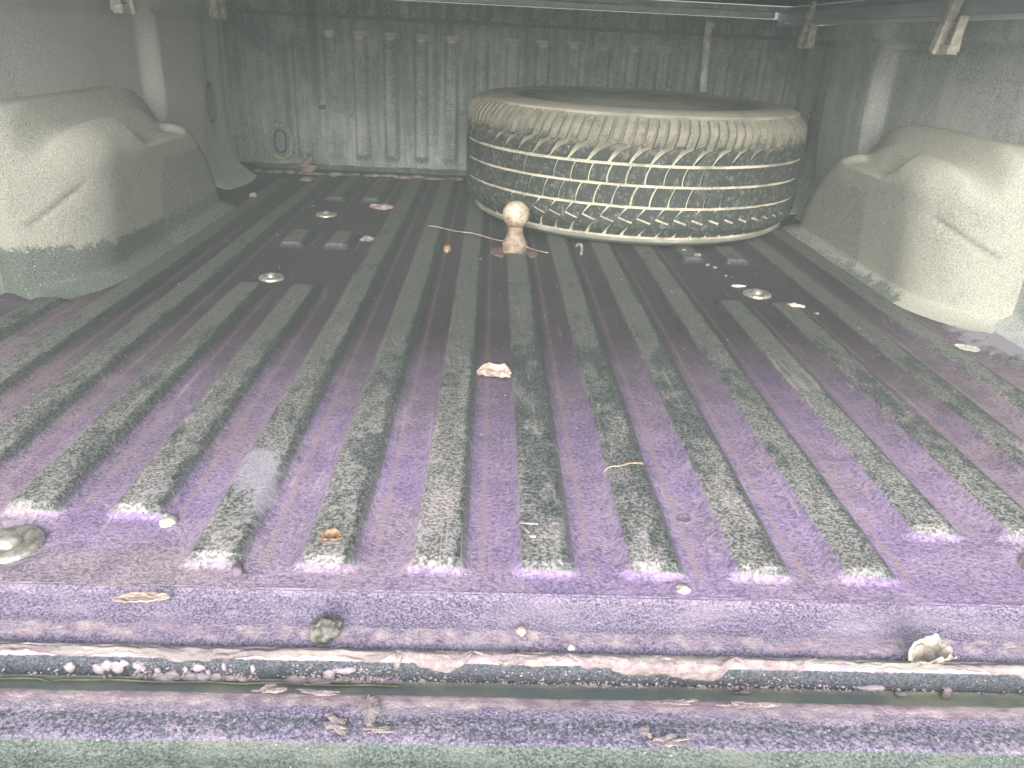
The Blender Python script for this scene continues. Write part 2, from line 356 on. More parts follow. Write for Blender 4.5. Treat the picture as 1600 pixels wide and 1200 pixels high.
grid('bed_floor', np.stack([X, Y, Z], -1), M_FLOOR, truck,
     attrs=dict(top=topm*ss((pres-.10)/.40), slope=np.clip(slp*ss((pres-.2)/.5)*(.80-.12*ss((.3-Y)/.3))+.75*np.clip(slp_end, 0, 1)*cross*ss((pres-.12)/.3), 0, 1), foot=foot, stain=stain, tone=tone, painted_falloff=painted_falloff, wear=wear))

# rear sill: the floor steps down, rolls over a lip and drops into the tailgate gap
def strip(name, prof, mat, parent, x0=-.9, x1=.9, dx=.003, amp=.0006, tags=None, wav=None):
    pr = np.array([p[:2] for p in prof], float); seg = np.r_[0, np.cumsum(np.hypot(*np.diff(pr, axis=0).T))]
    n = max(int(seg[-1]/.0022), 8); t = np.linspace(0, seg[-1], n)
    yy, zz = np.interp(t, seg, pr[:, 0]), np.interp(t, seg, pr[:, 1])
    xx = np.arange(x0, x1+1e-6, dx); XX, YY = np.meshgrid(xx, yy); _, ZZ = np.meshgrid(xx, zz); _, TT = np.meshgrid(xx, t)
    nz = amp*(fbm(XX*60, TT*60+3, 4))*2
    YY = YY-nz*.6; ZZ = ZZ+nz
    if wav is not None: ZZ = ZZ+wav(XX, YY)
    at = {k: np.interp(TT, seg, [p[i+2] for p in prof]) for i, k in enumerate(('pink', 'dark', 'green'))}
    return grid(name, np.stack([XX, YY, ZZ], -1), mat, parent, flip=True, attrs=at)
sill = strip('rear_sill', [(.003, .0006, .3, .0, 0), (-.0015, -.0012, .1, .45, 0), (-.004, -.0025, 0, .42, 0), (-.012, -.0040, 0, .22, 0), (-.028, -.0062, 0, .12, 0), (-.036, -.0062, .52, 0, .12),
              (-.047, -.0068, .55, .0, .15), (-.052, -.0082, .3, .35, 0), (-.0555, -.0092, .3, .5, 0), (-.059, -.0090, .4, .2, 0)], M_SILL, truck)
lipf = strip('sill_lip', [(-.0585, -.009, 1, 0, 0), (-.0605, -.0055, 1, 0, 0), (-.0655, -.0045, 1, 0, 0), (-.0690, -.0065, 1, 0, 0), (-.0695, -.0100, .1, 1, 0), (-.0690, -.028, 0, 1, 0), (-.0665, -.030, 0, 1, 0)], M_SILL, truck, amp=.0008)
strip('gap_floor', [(-.064, -.030, 0, 1, .3), (-.066, -.0345, 0, .6, .6), (-.102, -.0335, 0, .5, .7), (-.104, -.02, 0, .6, .5)], M_GAPF, truck, dx=.03, amp=.0)
# tailgate
tgr = strip('tailgate_edge', [(-.096, -.030, .2, .3, .4), (-.0935, -.018, .5, 0, .45), (-.0965, -.0135, .9, 0, .0), (-.104, -.0115, .8, .0, 0), (-.113, -.0105, .40, .30, 0), (-.122, -.0105, .1, .62, 0),
              (-.134, -.0113, .15, .50, .0), (-.1385, -.0122, .1, .5, .3), (-.141, -.0135, 0, .35, .8), (-.150, -.0158, 0, .25, 1), (-.200, -.017, 0, 0, 1), (-.30, -.017, 0, 0, 1), (-.64, -.017, 0, 0, 1)], M_SILL, truck, amp=.0010,
              wav=lambda a, b: .0015*fbm(a*14, b*90, 3)*(b > -.135))
tgr.name = 'tailgate'
box('tailgate_shell', (0, -.37, -.055), (1.60, .55, .05), M_RAIL, truck, .008)

# peeled film on the lip: long flap, drip, blisters
def flap(name, x0, x1, seed, width, mat, y_off=0., dz=0.0, n=None):
    n = n or max(int((x1-x0)/.0025), 12); xx = np.linspace(x0, x1, n); r = seed*13.7
    end = np.sqrt(np.clip(np.minimum(xx-x0, x1-xx)/.02, 0, 1))
    w = width*(1.15+1.5*fbm(xx*26+r, xx*0+r, 5)+.5*fbm(xx*120+r, xx*0+r, 3))*end+.0006
    path = np.array([(-.058, -.0078), (-.0605, -.0040), (-.0655, -.0028), (-.0702, -.0050), (-.0716, -.0095), (-.0716, -.018), (-.0716, -.032), (-.073, -.040)])
    seg = np.r_[0, np.cumsum(np.hypot(*np.diff(path, axis=0).T))]
    s = np.linspace(0, 1, 16); P = np.zeros((16, n, 3))
    for i, q in enumerate(s):
        t = q*w+(.001+.004*fbm(xx*30+r+5, xx*0, 3)*end)
        lift = .0016*np.sin(q*math.pi)*(1+fbm(xx*40, xx*0+q*3+r, 3)*2)+.0040*fbm(xx*90+r, q*7+xx*0, 4)*end
        P[i, :, 0] = xx; P[i, :, 1] = np.interp(t, seg, path[:, 0])-lift*.7+y_off; P[i, :, 2] = np.interp(t, seg, path[:, 1])+lift+dz
    o = grid(name, P, mat, lipf, flip=True)
    sm = o.modifiers.new('thickness', 'SOLIDIFY'); sm.thickness = .0012
    return o
def xat(px): return -.032+(px-800)/1905.0
flap('paint_flap', xat(628), xat(745), 1, .019, M_PEEL)
flap('paint_flap', xat(742), xat(890), 2, .014, M_PEEL)
flap('paint_flap', xat(880), xat(1140), 3, .018, M_PEEL)
flap('paint_flap', xat(1120), xat(1260), 4, .012, M_PEEL)
flap('paint_flap', xat(625), xat(644), 9, .036, M_PEEL, n=20)
flap('lip_film', -.62, xat(640), 5, .0105, M_LIP, dz=-.0004)
flap('lip_film', xat(1230), .60, 6, .0105, M_LIP, dz=-.0004)
def blister(px, py, w, h, seed):
    z = -.009-(py-1024)/24.*.019
    blob('paint_blister', (xat(px), -.0700, z), (w/1905./2, .0022, h/1905./2*1.15), M_BLIS, lipf, seed, rough=.5)
for i, b in enumerate(((57, 1031, 13, 16), (165, 1036, 14, 14), (205, 1038, 18, 16), (219, 1034, 16, 14), (233, 1036, 18, 20), (243, 1030, 14, 10), (262, 1033, 16, 12), (268, 1037, 10, 10), (290, 1038, 9, 10), (298, 1048, 34, 9), (309, 1044, 22, 14), (330, 1036, 7, 10),
              (336, 1045, 20, 12), (349, 1033, 18, 12), (352, 1046, 22, 10), (361, 1040, 8, 10), (372, 1046, 16, 12), (385, 1032, 7, 12), (392, 1047, 18, 8), (409, 1048, 14, 7), (426, 1034, 8, 11), (484, 1048, 34, 16), (408, 1047, 16, 7), (520, 1050, 30, 7), (535, 1040, 20, 16), (553, 1034, 30, 10), (565, 1033, 18, 8), (612, 1045, 7, 8), (596, 1042, 5, 5), (582, 1043, 6, 5), (570, 1044, 6, 5), (560, 1045, 5, 5),
              (932, 1063, 11, 10), (985, 1061, 12, 7), (1150, 1052, 24, 7), (1340, 1043, 40, 8), (1460, 1048, 14, 20), (1390, 1050, 20, 6))):
    blister(*b, i)
# crowd of pin-head droplets along the foot of the sill
V, Fc = [], []
oct_v = np.array([(1, 0, 0), (-1, 0, 0), (0, 1, 0), (0, -1, 0), (0, 0, 1), (0, 0, -1)], float)
oct_f = [(0, 2, 4), (2, 1, 4), (1, 3, 4), (3, 0, 4), (2, 0, 5), (1, 2, 5), (3, 1, 5), (0, 3, 5)]
for i in range(1500):
    px = random.choice([random.uniform(250, 430), random.uniform(480, 640), random.uniform(640, 1320), random.uniform(0, 1600)])
    lo = random.random() < .6
    z = -.029+abs(random.gauss(0, .003)) if lo else random.uniform(-.028, -.012)
    r = random.uniform(.0006, .0017)*(1 if lo else .6); b = len(V)
    V += list(oct_v*r*np.array([random.uniform(.8, 1.7), 1, 1])+np.array([xat(px), -.0698, z])); Fc += [tuple(q+b for q in f) for f in oct_f]
o = mesh('paint_droplets', V, Fc, M_BLIS, lipf); o['kind'] = 'stuff'
# yellowed sealant bead under the sill, left two thirds
for a, b, s in ((0, 420, 1), (400, 600, 2), (570, 640, 3)):
    pts = [(xat(p), -.0705-.0006*math.sin(p*.05), -.0305-.0011*(vnoise(np.array(p*.03+s), np.array(2.)))-(.0025*math.exp(-((p-132)/9)**2))) for p in range(a, b, 5)]
    tube('sealant_bead', pts, .0007, M_YELLOW, lipf, 6)
for px, py, w, h in ((562, 1119, 34, 15), (603, 1100, 19, 36), (622, 1124, 40, 9), (457, 1080, 32, 11), (530, 1082, 60, 8), (1045, 1086, 42, 8), (1145, 1088, 74, 9), (1013, 1132, 44, 11), (985, 1122, 16, 12)):
    yy = -.0965-(py-1078)/1905.*1.42
    blob('paint_scale', (-.033+(px-800)/1960., yy, -.0085), (w/1960./2, h/1960./2*1.3, .0011), M_PEEL, tgr, px, rot=-.5 if px == 562 else random.uniform(-.1, .1), rough=1.1, flat=.2, sub=4)

# ------------------------------------------------------------------ front wall
xs = np.arange(-.96, .9601, .003); zs = np.r_[np.arange(.028, .39, .006), np.arange(.39, .512, .002)]
X, Z = np.meshgrid(xs, zs)
kk = np.clip(np.round((X+.008)/.0922), -7, 9); u = X+.008-kk*.0922
ln = ss((.026-np.abs(u))/.014)*ss((Z-.045)/.02)*ss((.424-Z)/.020-(np.abs(u)/.03)*.25)
ln = ln*np.where((kk == -6), .35, 1)
Yw = 2.03-.017*ln-.010*ss((Z-.455)/.01)-.0035*fbm(X*4, Z*5, 3)+.012*ss((.06-Z)/.04)*fbm(X*12, Z*3+9, 3)
P = np.stack([X, Yw, Z+np.where(Z < .04, .020*fbm(X*9, X*0+2, 4), 0)], -1)
lj = RNG.rand(40)[(kk+10).astype(int)]
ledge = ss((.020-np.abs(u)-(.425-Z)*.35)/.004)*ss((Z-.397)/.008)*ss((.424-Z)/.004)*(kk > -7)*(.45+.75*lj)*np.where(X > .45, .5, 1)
shade_drip = ss((.014-np.abs(u-.0461*np.sign(u)))/.010)*ss((.39-Z)/.03)*ss((Z-.05)/.1)*.55+ss((.025-np.abs(X+.610))/.02)*ss((Z-.2)/.03)*.9  # shade in the channels painted as colour, plus the dark drip streak at left
fw = grid('front_wall', P, M_CAB, truck, attrs=dict(ledge=ledge, shade_drip=np.clip(shade_drip, 0, 1)))
box('front_wall_footing', (0, 2.050, .03), (1.82, .02, .09), M_GAP, truck)
# oval press-in plate with dusty ring
def oval_ring(name, cx, cz, a, b, rt, mat, parent, yy, axis='y', n=36, depth=.006):
    P = np.zeros((n+1, 8, 3))
    for i in range(n+1):
        t = 2*math.pi*i/n; ct, st = math.cos(t), math.sin(t)
        ex = a*np.sign(ct)*abs(ct)**.75; ez = b*np.sign(st)*abs(st)**.75
        for j in range(8):
            q = 2*math.pi*j/8; rr = rt*math.cos(q); dd = depth*math.sin(q)
            p = (cx+ex*(1+rr/a), yy-dd, cz+ez*(1+rr/b)) if axis == 'y' else (yy+dd, cx+ex*(1+rr/a), cz+ez*(1+rr/b))
            P[i, j] = p
    return grid(name, P, mat, parent, wrap=True)
M_RING = plain('dusty_ring', (.22, .23, .18), (.36, .35, .26), 90)
oval_ring('access_ring', -.729, .094, .036, .050, .007, M_RING, fw, 2.022)
oval_ring('access_cap', -.729, .094, .018, .034, .003, M_GAP, fw, 2.022, depth=.004)
blob('drain_plug', (-.590, 2.012, .203), (.012, .006, .006), M_GAP, fw, 5, rough=.2)
# dusty crumbs along the wall foot
rr = np.random.RandomState(5)
for i in range(26):
    x = -.80+i*.033+rr.rand()*.02
    blob('dust_clump', (x, 1.972+.012*rr.rand(), float(floor_z(x, 1.975))+.002), (.012+.02*rr.rand(), .006+.006*rr.rand(), .003+.005*rr.rand()), M_DUST, fw, i+40, rough=.6, sub=2)
for j in range(7):
    blob('dust_clump', (-.640+.010*math.sin(j*2), 1.985-.0*j, .016+.008*j), (.020-.0024*j, .008, .008), M_DUST, fw, 80+j, rough=.6, sub=2)

# ------------------------------------------------------------------ side walls, corners, wheel wells, rails
def side(sg):
    ysv = np.arange(-.03, 2.075, .006); zsv = np.r_[np.arange(-.01, .12, .006), np.arange(.12, .50, .008)]
    Yv, Zv = np.meshgrid(ysv, zsv)
    pil = ss((Yv-1.33)/.06)*ss((1.66-Yv)/.03)
    pil = pil*(.55+.45*ss((Zv-.1)/.2))
    corner = ss((Yv-1.66)/.04)
    d = .845-.030*pil+.030*corner+.011*np.sin((Yv-1.70)/.022)*corner*ss((Zv-.08)/.1)*.5
    d = d-.105*corner*np.exp(-np.clip(Zv, 0, 1)/.045)*ss((2.05-Yv)/.12)*(.55+.45*np.sin((Yv-1.6)*7))
    d = d-.020*ss((Zv-.452)/.012)+.010*ss((Zv-.43)/.02)*ss((.46-Zv)/.01)
    d = d-(.035 if sg > 0 else .0)*ss((.035-Zv)/.04)+.005*fbm(Yv*4+sg*9, Zv*4, 3)
    tide = np.ones_like(d)
    w = grid('side_wall', np.stack([sg*d, Yv, Zv], -1), M_WALL_GLARE if sg < 0 else M_WALL, truck, flip=(sg < 0))
    # oval tie-down ring on the corner
    oval_ring('tie_down_ring', 1.83, .215, .032, .052, .004, M_RING, w, sg*.868, axis='x', depth=.005)
    # bed rail with the cover's aluminium rail on it
    rl = box('bed_rail', (sg*.835, 1.0, .522), (.075, 2.06, .045), M_RAIL, truck, .006)
    # wheel well
    nu, nv = 170, 84
    def outline(t, h):         # t along the outline, h height factor 0..1 -> distance out from wall and Y
        xi = .738-.030*h**1.3+(.030*(1-min(h/.08, 1))**2*-1)
        xi = xi+.0
        y0 = (.635 if sg < 0 else .680)+.02*h**1.6-(.03*(1-min(h/.08, 1))**2); y1 = 1.525-.25*h**1.8+(.03*(1-min(h/.08, 1))**2)
        rr0, rr1 = .25, .10+.06*h; xw = 1.0
        pts = []
        n0 = int(nu*.10); n1 = int(nu*.20); nm = nu-2*n0-2*n1
        for i in range(n0): q = i/n0; pts.append((xw+(xi+rr0-xw)*q, y0-.0*q))
        for i in range(n1): a = math.pi/2*i/n1; pts.append((xi+rr0-rr0*math.sin(a), y0+rr0-rr0*math.cos(a)))
        for i in range(nm): q = i/nm; pts.append((xi, y0+rr0+(y1-rr1-y0-rr0)*q))
        for i in range(n1): a = math.pi/2*i/n1; pts.append((xi+rr1-rr1*math.cos(a), y1-rr1+rr1*math.sin(a)))
        for i in range(n0): q = i/(n0-1); pts.append((xi+rr1+(xw-xi-rr1)*q, y1))
        return np.array(pts)
    rows = []; HT = .268; R = .075; tideA = []; rubA = []; crA = []
    # vertical part, rounded shoulder, top
    nvert = 50; nr = 16; nt = nv-nvert-nr
    outs = []
    for i in range(nvert): h = i/nvert; outs.append((h*(HT-R)/HT, h*(HT-R), 0.))
    for i in range(nr): a = math.pi/2*i/nr; outs.append(((HT-R+R*math.sin(a))/HT, HT-R+R*math.sin(a), R*(1-math.cos(a))))
    for i in range(nt): q = i/(nt-1); outs.append((1., HT, R+q*(.12)))
    P = np.zeros((nv, nu, 3))
    for i, (h, zz, ins) in enumerate(outs):
        o_ = outline(None, min(h, 1)); cy = 1.06
        tn = np.gradient(o_, axis=0); nn = np.stack([tn[:, 1], -tn[:, 0]], -1); nn /= np.linalg.norm(nn, axis=1, keepdims=True)+1e-9
        # inward = away from the bed centre line / toward the well's own middle
        inw = np.stack([np.abs(nn[:, 0]), -nn[:, 1]*0], -1); inw = np.stack([nn[:, 0], nn[:, 1]], -1)
        if inw[nu//2, 0] < 0: inw = -inw
        q = o_+inw*ins
        q[:, 0] = np.minimum(q[:, 0], 1.0)
        q[:, 1] = np.clip(q[:, 1], .70, 1.60)
        P[i, :, 0] = q[:, 0]; P[i, :, 1] = q[:, 1]; P[i, :, 2] = zz
    Xw, Yw_, Zw = P[..., 0], P[..., 1], P[..., 2]
    topness = ss((Zw-.2)/.06)
    # arch: the top falls towards the cab
    Zw = Zw-.055*topness*ss((Yw_-1.12)/.30)
    # shelf against the wall
    Zw = Zw+.033*ss((Xw-.785)/.022)*ss((1.30-Yw_)/.07)*ss((Zw-.2)/.03)-.012*np.exp(-((Xw-.775)/.010)**2)*topness
    # scooped pocket in the shoulder
    pm = ss((Yw_-.975)/.07)*ss((1.245-Yw_)/.045)*ss((.774-Xw)/.016)*ss((Zw-.15)/.03)
    zp = .208+.16*(Xw-.72)+.004*fbm(Yw_*20, Xw*20, 3)
    Zw = Zw+pm*(np.minimum(Zw, zp)-Zw)
    s_ = Yw_-Xw
    ln_ = (.119+(s_+.076)*.404) if sg < 0 else (.122+(s_+.06)*.27)
    cr = np.exp(-((Zw-ln_)/.0035)**2)*ss((s_+(.09 if sg < 0 else .07))/.02)*ss(((.075 if sg < 0 else .13)-s_)/.03)*(Yw_ < 1.0)
    Xw = Xw+.004*cr
    n3 = fbm(Yw_*10+sg*5, Zw*12+Xw*8, 4)
    Xw = Xw+.003*n3; Zw = Zw+.003*n3*topness
    tl = (.050+.016*np.clip((.85-Yw_)/.1, 0, 1.5)+.012*np.clip((1.2-Yw_)/.3, 0, 1)) if sg < 0 else (.004+.010*ss((1.3-Yw_)/.4))
    if sg > 0: tl = tl-.10*ss((.90-Yw_)/.12)
    tide = .5+(Zw-tl)/.07
    rub = ss((Yw_-1.06)/.05)*ss((1.5-Yw_)/.05)*ss((.20-Zw)/.05)*(.9 if sg < 0 else .75)
    grid('wheel_well', np.stack([sg*Xw, Yw_, Zw], -1), M_WELL, truck, flip=(sg > 0), attrs=dict(tide=tide, rubbed=rub, crease=np.clip(cr*.7, 0, 1)))
    return w
side(-1); side(1)

def washer_bolt(x, y, r, tilt=0.):
    b = lathe('floor_bolt', [(0, .0085), (.20*r, .0085), (.30*r, .0075), (.34*r, .0045), (.40*r, .003), (.42*r, .0012)], M_BOLT, truck, 28, (x, y, float(floor_z(x, y))+.002))
    w_ = lathe('washer', [(.36*r, .0012), (.50*r, .0030), (.74*r, .0042), (.82*r, .0028), (.90*r, .0030), (1.0*r, .0012), (1.03*r, -.002)], M_BOLT, b, 40)
    return b
for x, y, r in ((-.475, .054, .026), (.475, .054, .026), (-.463, .880, .023), (.459, .893, .026), (-.471, 1.430, .025)): washer_bolt(x, y, r)

# ------------------------------------------------------------------ tonneau cover over the front part
COVER_Y = 0.50
tc = thing('tonneau_cover', 'dark cover over the bed with dusty rails along the top edge', 'tonneau cover', (0, 1.3, .55))
for sg in (-1, 1):
    o = box('side_rail', (sg*.800, 1.33-1.3, .513-.55), (.032, 1.40, .034), M_RAIL, tc, .003)
    o = box('rail_trim', (sg*.788, 1.33-1.3, .4975-.55), (.012, 1.38, .010), M_ALU, tc, .002)
box('cross_rail', (0, 2.000-1.3, .520-.55), (1.52, .045, .016), M_ALU, tc, .003)
box('cross_rail', (0, 1.985-1.3, .536-.55), (1.60, .05, .014), M_RAIL, tc, .003)
for i in range(2):
    y0 = COVER_Y+i*(2.06-COVER_Y)/2; y1 = COVER_Y+(i+1)*(2.06-COVER_Y)/2-.008
    box('cover_panel', (0, (y0+y1)/2-1.3, .560-.55), (1.68, y1-y0, .022), M_VINYL, tc, .006)
for x, y in ((.815, 1.93),):
    box('corner_bracket', (x, y-1.3, .500-.55), (.10, .06, .008), M_ALU, tc, .002)
# hanging strap
st = [( .568+.012*q, 1.985+.01*math.sin(q*3)-1.3, .500-.20*q-.55) for q in np.linspace(0, 1, 14)]
P = np.array([[[a-.011, b, c], [a-.011, b-.0025, c], [a+.011, b-.0025, c], [a+.011, b, c]] for a, b, c in st])
grid('strap', P, M_STRAP, tc, wrap=True)
box('strap_buckle', (.569, 1.978-1.3, .485-.55), (.026, .008, .016), M_STRAP, tc, .002)

def clamp(sg, y, label):
    t = thing('cover_clamp', label, 'clamp', (sg*.779, y, .44), 'pale cast clamps under the cover rails')
    s = -sg   # towards the bed centre
    box('jaw', (s*.004, -.004, .004), (.020, .056, .018), M_CLAMP, t, .003)
    box('back_plate', (-s*.006, -.004, .030), (.008, .050, .060), M_CLAMP, t, .002)
    tl = math.radians(21)
    box('lever', (s*.012, -.002, .046), (.018, .020, .104), M_CLAMP, t, .003, rot=(tl, 0, 0))
    box('lever_tip', (s*.012, -.026, .098), (.012, .008, .030), M_CLAMP, t, .002, rot=(tl*1.2, 0, 0))
    for q in range(3): box('tooth', (s*.006, -.026-.002*q, .018+.015*q), (.014, .022, .006), M_CLAMP, t, .001)
    box('outer_bar', (s*.008, -.042, .036), (.016, .008, .050), M_CLAMP, t, .002, rot=(math.radians(14), 0, 0))
    lathe('knob', [(0, .010), (.008, .009), (.011, .005), (.011, -.004), (0, -.006)], M_CLAMP, t, 16, (s*.006, .026, .040))
    return t
clamp(-1, 1.690, 'pale cast clamp high on the left wall beside the front corner')
clamp(-1, 1.140, 'pale cast clamp cut by the top edge above the left wheel well')
clamp(1, 1.735, 'smaller pale cast clamp hanging from the right rail behind the spare tyre')
clamp(1, 1.030, 'largest pale cast clamp hanging from the right rail nearest the camera')

# ------------------------------------------------------------------ spare tyre
RT = .427; mid_, d_ = .17195, RT*4.936
TX, TY = -.06+d_*math.sin(mid_), -.516+d_*math.cos(mid_)
ty = thing('spare_tyre', 'dusty all-terrain spare tyre lying flat against the front wall', 'tyre', (TX, TY, .0))
Z0, Z1 = .045, .283          # tread band
def rprof(z):                # tread surface radius
    q = (z-(Z0+Z1)/2)/((Z1-Z0)/2)
    return RT-.004*q*q-.016*np.clip(np.abs(q)-.80, 0, 1)**1.5/.2**1.5
H = Z1-Z0
zc = np.linspace(Z0, Z1, 60)
prof = [(.255, .072), (.258, .050), (.275, .034), (.32, .014), (.355, .012), (.39, .022), (.408, .036)]
lower = [(.230, .085), (.232, .060), (.250, .046), (.29, .020), (.335, .012), (.375, .018), (.402, .032)]
pr = lower+[(float(rprof(z))-.0085+.0035*(z < Z0+.63*H), float(z)) for z in zc]+[(r, Z1+((.34-z)-.292)*.45) for r, z in lower[::-1]]
lathe('carcass', pr, M_GROOVE, ty, 220)
up = [(float(rprof(Z1))-.0075, .293), (.4035, .3085), (.398, .3125), (.3935, .3155), (.375, .3235), (.352, .3285), (.335, .3255), (.318, .3215), (.314, .3225), (.30, .3180), (.27, .300), (.252, .2890), (.246, .2900), (.236, .284), (.2285, .279), (.229, .254)]
lathe('sidewall', [(r, Z1+(z-.292)*.55) for r, z in up], M_SIDE, ty, 160)
lathe('sidewall', [(r, Z0-(z-.292)*.98) for r, z in up[::-1]], M_SIDE, ty, 160)
lathe('inner_liner', [(.2305, .240), (.26, .262), (.33, .276), (.40, .25), (.410, .17), (.40, .07), (.33, .036), (.26, .055), (.2305, .085)], M_INNER, ty, 96)
def tread_row(name, n, za, zb, sa, lean, curve, phase, gap=.0022, nz=7, depth=.0075, sb=0.):
    V, Fq = [], []
    dth = 2*math.pi/n
    for i in range(n):
        th0 = (i+phase)*dth
        j1, j2 = random.uniform(-.0006, .0006), random.uniform(-.0004, .0004)
        cols = []
        zz = np.linspace(za+j2, zb+j2, nz); t = np.linspace(0, 1, nz)
        off = lean*(t-.5)+curve*((t-.5)**2-.08)
        hw = np.full(nz, RT*dth/2-gap)
        L, Rr = off-hw+j1, off+hw+j1
        b = len(V)
        for q in range(nz):
            rt = float(rprof(np.clip(zz[q], Z0, Z1)))
            if zz[q] > Z1: rt -= (zz[q]-Z1)*.9
            if zz[q] < Z0: rt -= (Z0-zz[q])*.9
            for s_, r_ in ((L[q], rt-depth), (L[q]+.0005, rt), ((L[q]+Rr[q])/2, rt+.0003), (Rr[q]-.0005, rt), (Rr[q], rt-depth)):
                a = th0+s_/RT; w_ = (s_-off[q])/hw[q]; V.append((r_*math.cos(a), r_*math.sin(a), zz[q]+w_*(sa*(1-t[q])+sb*t[q])))
        for q in range(nz-1):
            for s_ in range(4):
                a = b+q*5+s_; Fq.append((a, a+1, a+6, a+5))
        e = b+(nz-1)*5
        Fq.append((b+4, b+3, b+2, b+1, b)); Fq.append((e, e+1, e+2, e+3, e+4))
    return mesh(name, V, Fq, M_BLOCK, ty, False)
tread_row('shoulder_blocks', 118, Z0+.790*H, Z1+.008, .0035, .012, -.010, 0, .0031, 8, .0085)
tread_row('chevron_blocks', 59, Z0+.645*H, Z0+.775*H, 0, .024, .006, .45, .0032, 5, .0080, sb=.0075)
tread_row('centre_blocks', 66, Z0+.463*H, Z0+.615*H, 0, .008, .012, .2, .0017, 6, .0050)
tread_row('centre_blocks', 66, Z0+.273*H, Z0+.437*H, 0, .011, .012, .6, .0018, 6, .0050)
tread_row('chevron_blocks', 66, Z0+.141*H, Z0+.245*H, -.0055, .017, .004, .1, .0032, 5, .0050)
tread_row('shoulder_blocks', 66, Z0-.006, Z0+.128*H, 0, .024, .012, .42, .0036, 7, .0050, sb=-.0055)

# ------------------------------------------------------------------ gooseneck ball
gb = thing('gooseneck_ball', 'rusty pale gooseneck hitch ball standing in the middle of the bed floor', 'hitch ball', (-.004, 1.127, 0))
lathe('ball', [(0, .0292)]+[(.0292*math.sin(a), .0292*math.cos(a)) for a in np.linspace(.08, math.pi-.55, 22)], M_BALL, gb, 40, (0, 0, .083))
lathe('neck', [(.0165, .0585), (.0160, .052), (.0165, .044), (.0200, .034), (.0250, .026), (.0275, .0225), (.0275, .019)], M_NECK, gb, 36)
lathe('collar', [(.0270, .0195), (.0268, .010), (.0258, .004), (.0258, -.004)], M_NECK, gb, 36)
M_RUSTR = plain('rust_ring', (.10, .07, .07), (.22, .12, .11), 70)
lathe('seat_ring', [(.024, .003), (.036, .0035), (.046, .0025), (.052, .0012), (.054, -.004)], M_RUSTR, gb, 40, bump=.12)

# ------------------------------------------------------------------ debris
def fz(x, y): return float(floor_z(x, y))
# stem
pts = []
for q in np.linspace(0, 1, 26):
    x, y = -.206+.272*q, 1.285-.213*q
    pts.append((x, y, .0150+.006*math.sin(q*math.pi*.9)+.0015*math.sin(q*19)))
tag(tube('dry_stem', pts, [.0013*(1-.45*q)+.0002*math.sin(q*40) for q in np.linspace(0, 1, 26)], M_WOOD), 'long thin dry stem lying across the ribs in front of the hitch ball', 'stem')
pts = [(.071+.046*q, .195+.016*q+.001*math.sin(q*12), fz(.071+.046*q, .195+.016*q)+.0016) for q in np.linspace(0, 1, 14)]
tag(tube('twig', pts, [.0006+.0008*q for q in np.linspace(0, 1, 14)], M_WOOD, seg=6), 'short thin twig lying across a rib in the near middle of the floor', 'twig')
# crumpled wrapper / leaf
def crumple(name, x, y, w, d, h, mat, seed, rot, label, cat, lip=.5):
    n, k = 34, 18; r = seed*3.3
    a, b = np.meshgrid(np.linspace(-1, 1, n), np.linspace(-1, 1, k), indexing='ij')
    tap = np.sqrt(np.clip(1-np.abs(a)**2.4, 0.004, 1))
    PX_, PY_ = a*w/2, b*d/2*tap+.0
    zz = h*(lip*b*b*tap+.55*np.abs(fbm(a*2.2+r, b*2.2+r, 3))*2+.25*(vnoise(a*6+r, b*2+r)))
    P = np.stack([PX_+.1*w*fbm(b*2+r, a*2, 2), PY_+.12*d*fbm(a*5+r, b*3, 3), zz], -1)
    o = grid(name, P, mat); o.location = (x, y, fz(x, y)+.0005); o.rotation_euler = (0, 0, rot)
    s = o.modifiers.new('thickness', 'SOLIDIFY'); s.thickness = .0007
    o.data.polygons.foreach_set('use_smooth', [False]*len(o.data.polygons))
    return tag(o, label, cat)
crumple('crumpled_leaf', -.046, .452, .050, .028, .012, M_LEAF, 3, math.radians(-10), 'pale pink crumpled dry leaf lying in the valley in the middle of the floor', 'leaf', 1.)
crumple('flat_chip', .722, .632, .036, .030, .004, M_CHIP, 6, math.radians(-25), 'pale flat chip lying by the right wheel well near the wall', 'chip', .2)
M_SAND = plain('dried_mud', (.34, .30, .26), (.54, .49, .43), 120)
crumple('sand_scrap', .294, -.0670, .036, .024, .014, M_SAND, 9, .2, 'pale lumpy scrap standing on the rear sill at right', 'scrap', .8)
crumple('leaf_scrap', -.331, -.016, .042, .012, .004, M_LEAF, 12, .1, 'small tan leaf scrap on the purple sill left of the grey pebble', 'leaf', .3)
crumple('amber_flake', -.192, .056, .018, .016, .008, M_ORANGE, 15, .2, 'small amber flake near the end of the third rib left of centre', 'flake', .6)
def deb(name, x, y, s, mat, seed, label, cat, rot=0, rough=.45, dz=0, group=None, sub=3):
    o = blob(name, (x, y, fz(x, y)+s[2]*.35+dz), s, mat, None, seed, rot, rough, sub)
    return tag(o, label, cat, group)
deb('pebble', -.178, -.043, (.0105, .0125, .0085), M_STONE, 3, 'rough grey pebble resting on the rear sill left of centre', 'pebble', rough=.6, dz=-.006+.0)
deb('pebble', -.351, .092, (.0075, .0085, .006), M_PALE, 8, 'small white pointed pebble at the near end of a left rib', 'pebble', .4, .5)
deb('pebble', .118, .012, (.007, .005, .004), M_PALE, 21, 'pale grit lump at the near edge right of centre', 'pebble')
deb('crumb', -.024, -.038, (.0045, .0045, .003), M_LEAF, 22, 'tan crumb on the rear sill to the right of the grey pebble', 'crumb', dz=-.004)
deb('crumb', .014+.0, -.059, (.003, .003, .002), M_PALE, 23, 'tiny white grain beside the peeling flap on the sill lip', 'crumb')
